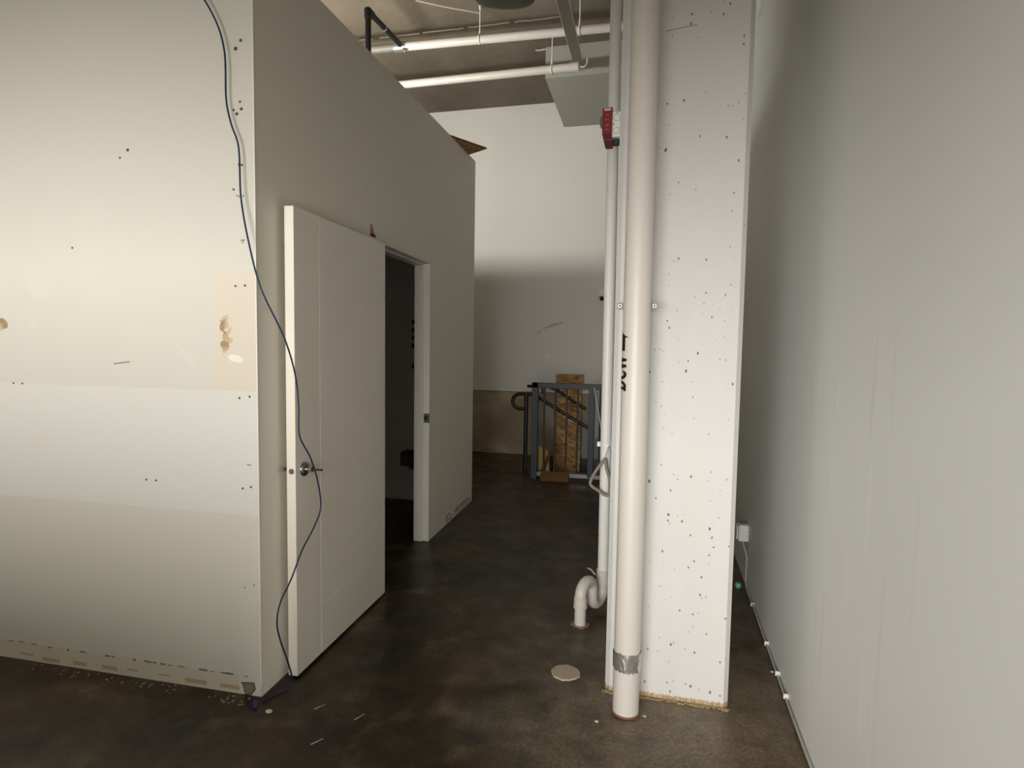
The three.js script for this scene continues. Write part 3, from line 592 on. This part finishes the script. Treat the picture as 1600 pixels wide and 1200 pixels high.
{
  const o = thing('wall_switch', 'white switch plate on the back wall above the gate', 'switch', [-1.36, 1.35, BACK]);
  mesh('plate', box(-0.042, 0.042, -0.065, 0.065, 0, 0.008, 0.003), M.white, o);
  for (const x of [-0.02, 0.02]) mesh('toggle', box(x - 0.006, x + 0.006, -0.012, 0.018, 0.008, 0.02, 0.002), M.white, o);
}
{
  const o = thing('wall_sensor', 'small white sensor with dark knob on back wall beside the riser', 'sensor', [-0.65, 2.2, BACK]);
  mesh('body', box(-0.04, 0.04, -0.02, 0.09, 0, 0.06, 0.012), M.white, o);
  mesh('knob', cyl(V(0.005, -0.045, 0), V(0.005, -0.045, 0.05), 0.028, 20), M.dark, o);
}

// ---------------------------------------------------------------- cables and fittings near the camera
{
  const o = thing('blue_cable', 'thin blue cable hanging down past the open door to the floor', 'cable');
  const pts = [[-2.3, 3.4, -1.95], [-1.85, 2.98, -1.99], [-1.71, 2.78, -2.015], [-1.669, 2.657, -2.02], [-1.661, 2.448, -2.02], [-1.64, 2.36, -2.02], [-1.611, 2.284, -2.02], [-1.597, 2.072, -2.015], [-1.55, 1.882, -2.0], [-1.5, 1.714, -2.0], [-1.45, 1.516, -2.078], [-1.45, 1.356, -2.15], [-1.45, 1.218, -2.17], [-1.45, 1.108, -2.173], [-1.445, 0.995, -2.247], [-1.45, 0.867, -2.313], [-1.45, 0.744, -2.332], [-1.45, 0.672, -2.275], [-1.45, 0.6, -2.185], [-1.45, 0.503, -2.105], [-1.45, 0.427, -2.025], [-1.45, 0.354, -2.007], [-1.45, 0.276, -2.027], [-1.45, 0.153, -2.077], [-1.455, 0.06, -2.11], [-1.48, 0.008, -2.12], [-1.51, 0.006, -2.07], [-1.53, 0.006, -2.02]];
  mesh('wire', tube(pts, 0.0036, 8, 260), M.cable, o);
  mesh('plug', box(-0.022, 0.022, 0, 0.013, -0.008, 0.008, 0.003).rotateY(-0.9).translate(-1.545, 0.002, -1.99), std('#1f3f78', 0.4), o);
}
{
  const z = -3.87, x = wallRightX(z), o = thing('outlet_box', 'white surface socket box low on the right wall', 'socket', [x, 0.34, z]);
  mesh('case', box(-0.058, 0, -0.052, 0.052, -0.035, 0.035, 0.004), M.pvcWhite, o);
  mesh('cover_plate', box(-0.07, -0.06, -0.042, 0.044, -0.03, 0.03, 0.002), M.pvcWhite, o);
  mesh('shaded_top', box(-0.05, 0.0, 0.052, 0.064, -0.04, 0.036, 0.003), std('#8e8d88', 0.6), o);  // top of the box, its shade put into the grey colour
  for (const y of [0.012, -0.016]) mesh('screw_hole', cyl(V(-0.012, y, 0.034), V(-0.012, y, 0.0362), 0.003, 10), M.dark, o);
}
{
  const o = thing('conduit_cable', 'white cable from the socket box clipped along foot of right wall', 'cable');
  const X = (z, d) => wallRightX(z) - d;
  const pts = [[X(-3.86, 0.03), 0.29, -3.855], [X(-3.84, 0.018), 0.24, -3.84], [X(-3.82, 0.006), 0.2, -3.83], [X(-3.81, 0.008), 0.1, -3.815], [X(-3.79, 0.012), 0.045, -3.78], [X(-3.7, 0.012), 0.022, -3.68]];
  for (let z = -3.5; z < 1.5; z += 0.4) pts.push([X(z, 0.011), 0.018 + 0.006 * Math.sin(z * 3), z]);
  mesh('wire', tube(pts, 0.0046, 8, 200), std('#bdbab2', 0.5), o);
  for (const z of [-3.52, -3.06, -2.78, -2.6]) mesh('clip', box(X(z, 0.02), X(z, 0.0), 0.008, 0.03, z - 0.005, z + 0.005, 0.002), M.white, o);
}
tag(mesh('bottle_cap', new THREE.LatheGeometry([[0.004, 0.032], [0.016, 0.03], [0.019, 0.022], [0.018, 0.008], [0.012, 0]].map((p) => new THREE.Vector2(...p)), 18).translate(0.585, 0, -3.8), M.mint), 'mint green cap on the floor between column and right wall', 'cap');
// plaster plug in the floor
{
  const s = new THREE.Shape(); for (let i = 0; i < 40; i++) { const a = i / 40 * Math.PI * 2, k = 0.06 * (1 + 0.1 * fbm(Math.cos(a) * 2, Math.sin(a) * 2, 3, 3) + rr(-0.045, 0.045)); s[i ? 'lineTo' : 'moveTo'](Math.cos(a) * k * 1.08, Math.sin(a) * k); }
  const g = plate(s, 0.004, 0.002).rotateX(-Math.PI / 2).translate(-0.334, 0.002, -2.56);
  tag(mesh('floor_plug', g, std('#c9bba3', 0.9)), 'round pale plaster patch on the dark floor before the pipes', 'floor patch');
}
// splinters and crumbs
[['pale wood splinter nearest the open door foot', -1.284, -2.05, 0.5], ['pale wood splinter furthest out on the dark floor', -1.094, -2.033, 0.55], ['pale wood splinter nearest the bottom edge of the floor', -1.178, -1.86, 0.5]].forEach(([label, x, z, a]) => {
  const g = cyl(V(-0.024, 0.003, 0), V(0.024, 0.003, 0), 0.003, 5, 0.0015).rotateY(a * 2).translate(x, 0, z);
  tag(mesh('wood_splinter', g, std('#a8977c', 0.8)), label, 'splinter', 'wood splinters on the floor');
});
[['white chip on the floor left of the thick pipe foot', -0.165, -2.249, 0.007], ['white chip on the floor right of the thick pipe foot', 0.022, -2.332, 0.006], ['larger white chip on the floor by the wall corner', -1.465, -1.969, 0.012], ['pale chip by the foot of the right wall cable', 0.6, -2.82, 0.006]].forEach(([label, x, z, r]) => {
  tag(mesh('plaster_chip', new THREE.DodecahedronGeometry(r, 0).scale(1.3, 0.5, 0.9).translate(x, r * 0.4, z), std('#d6cfc2', 0.9)), label, 'chip', 'plaster chips on the floor');
});
{
  const g = [];
  for (let i = 0; i < 90; i++) { const r = rr(0.0015, 0.006), s = rr(0, 1) ** 1.5 * 1.9; g.push(new THREE.DodecahedronGeometry(r, 0).scale(1.5, 0.5, 1).rotateY(rr(0, 3)).translate(-1.6 - s, r * 0.3, -2.05 + s * 0.026 + rr(0.012, 0.07))); }
  tag(mesh('plaster_debris', g, std('#8f8674', 0.95)), 'crumbled plaster along the foot of the left wall', 'debris').userData.kind = 'stuff';
}

renderer.render(scene, camera);
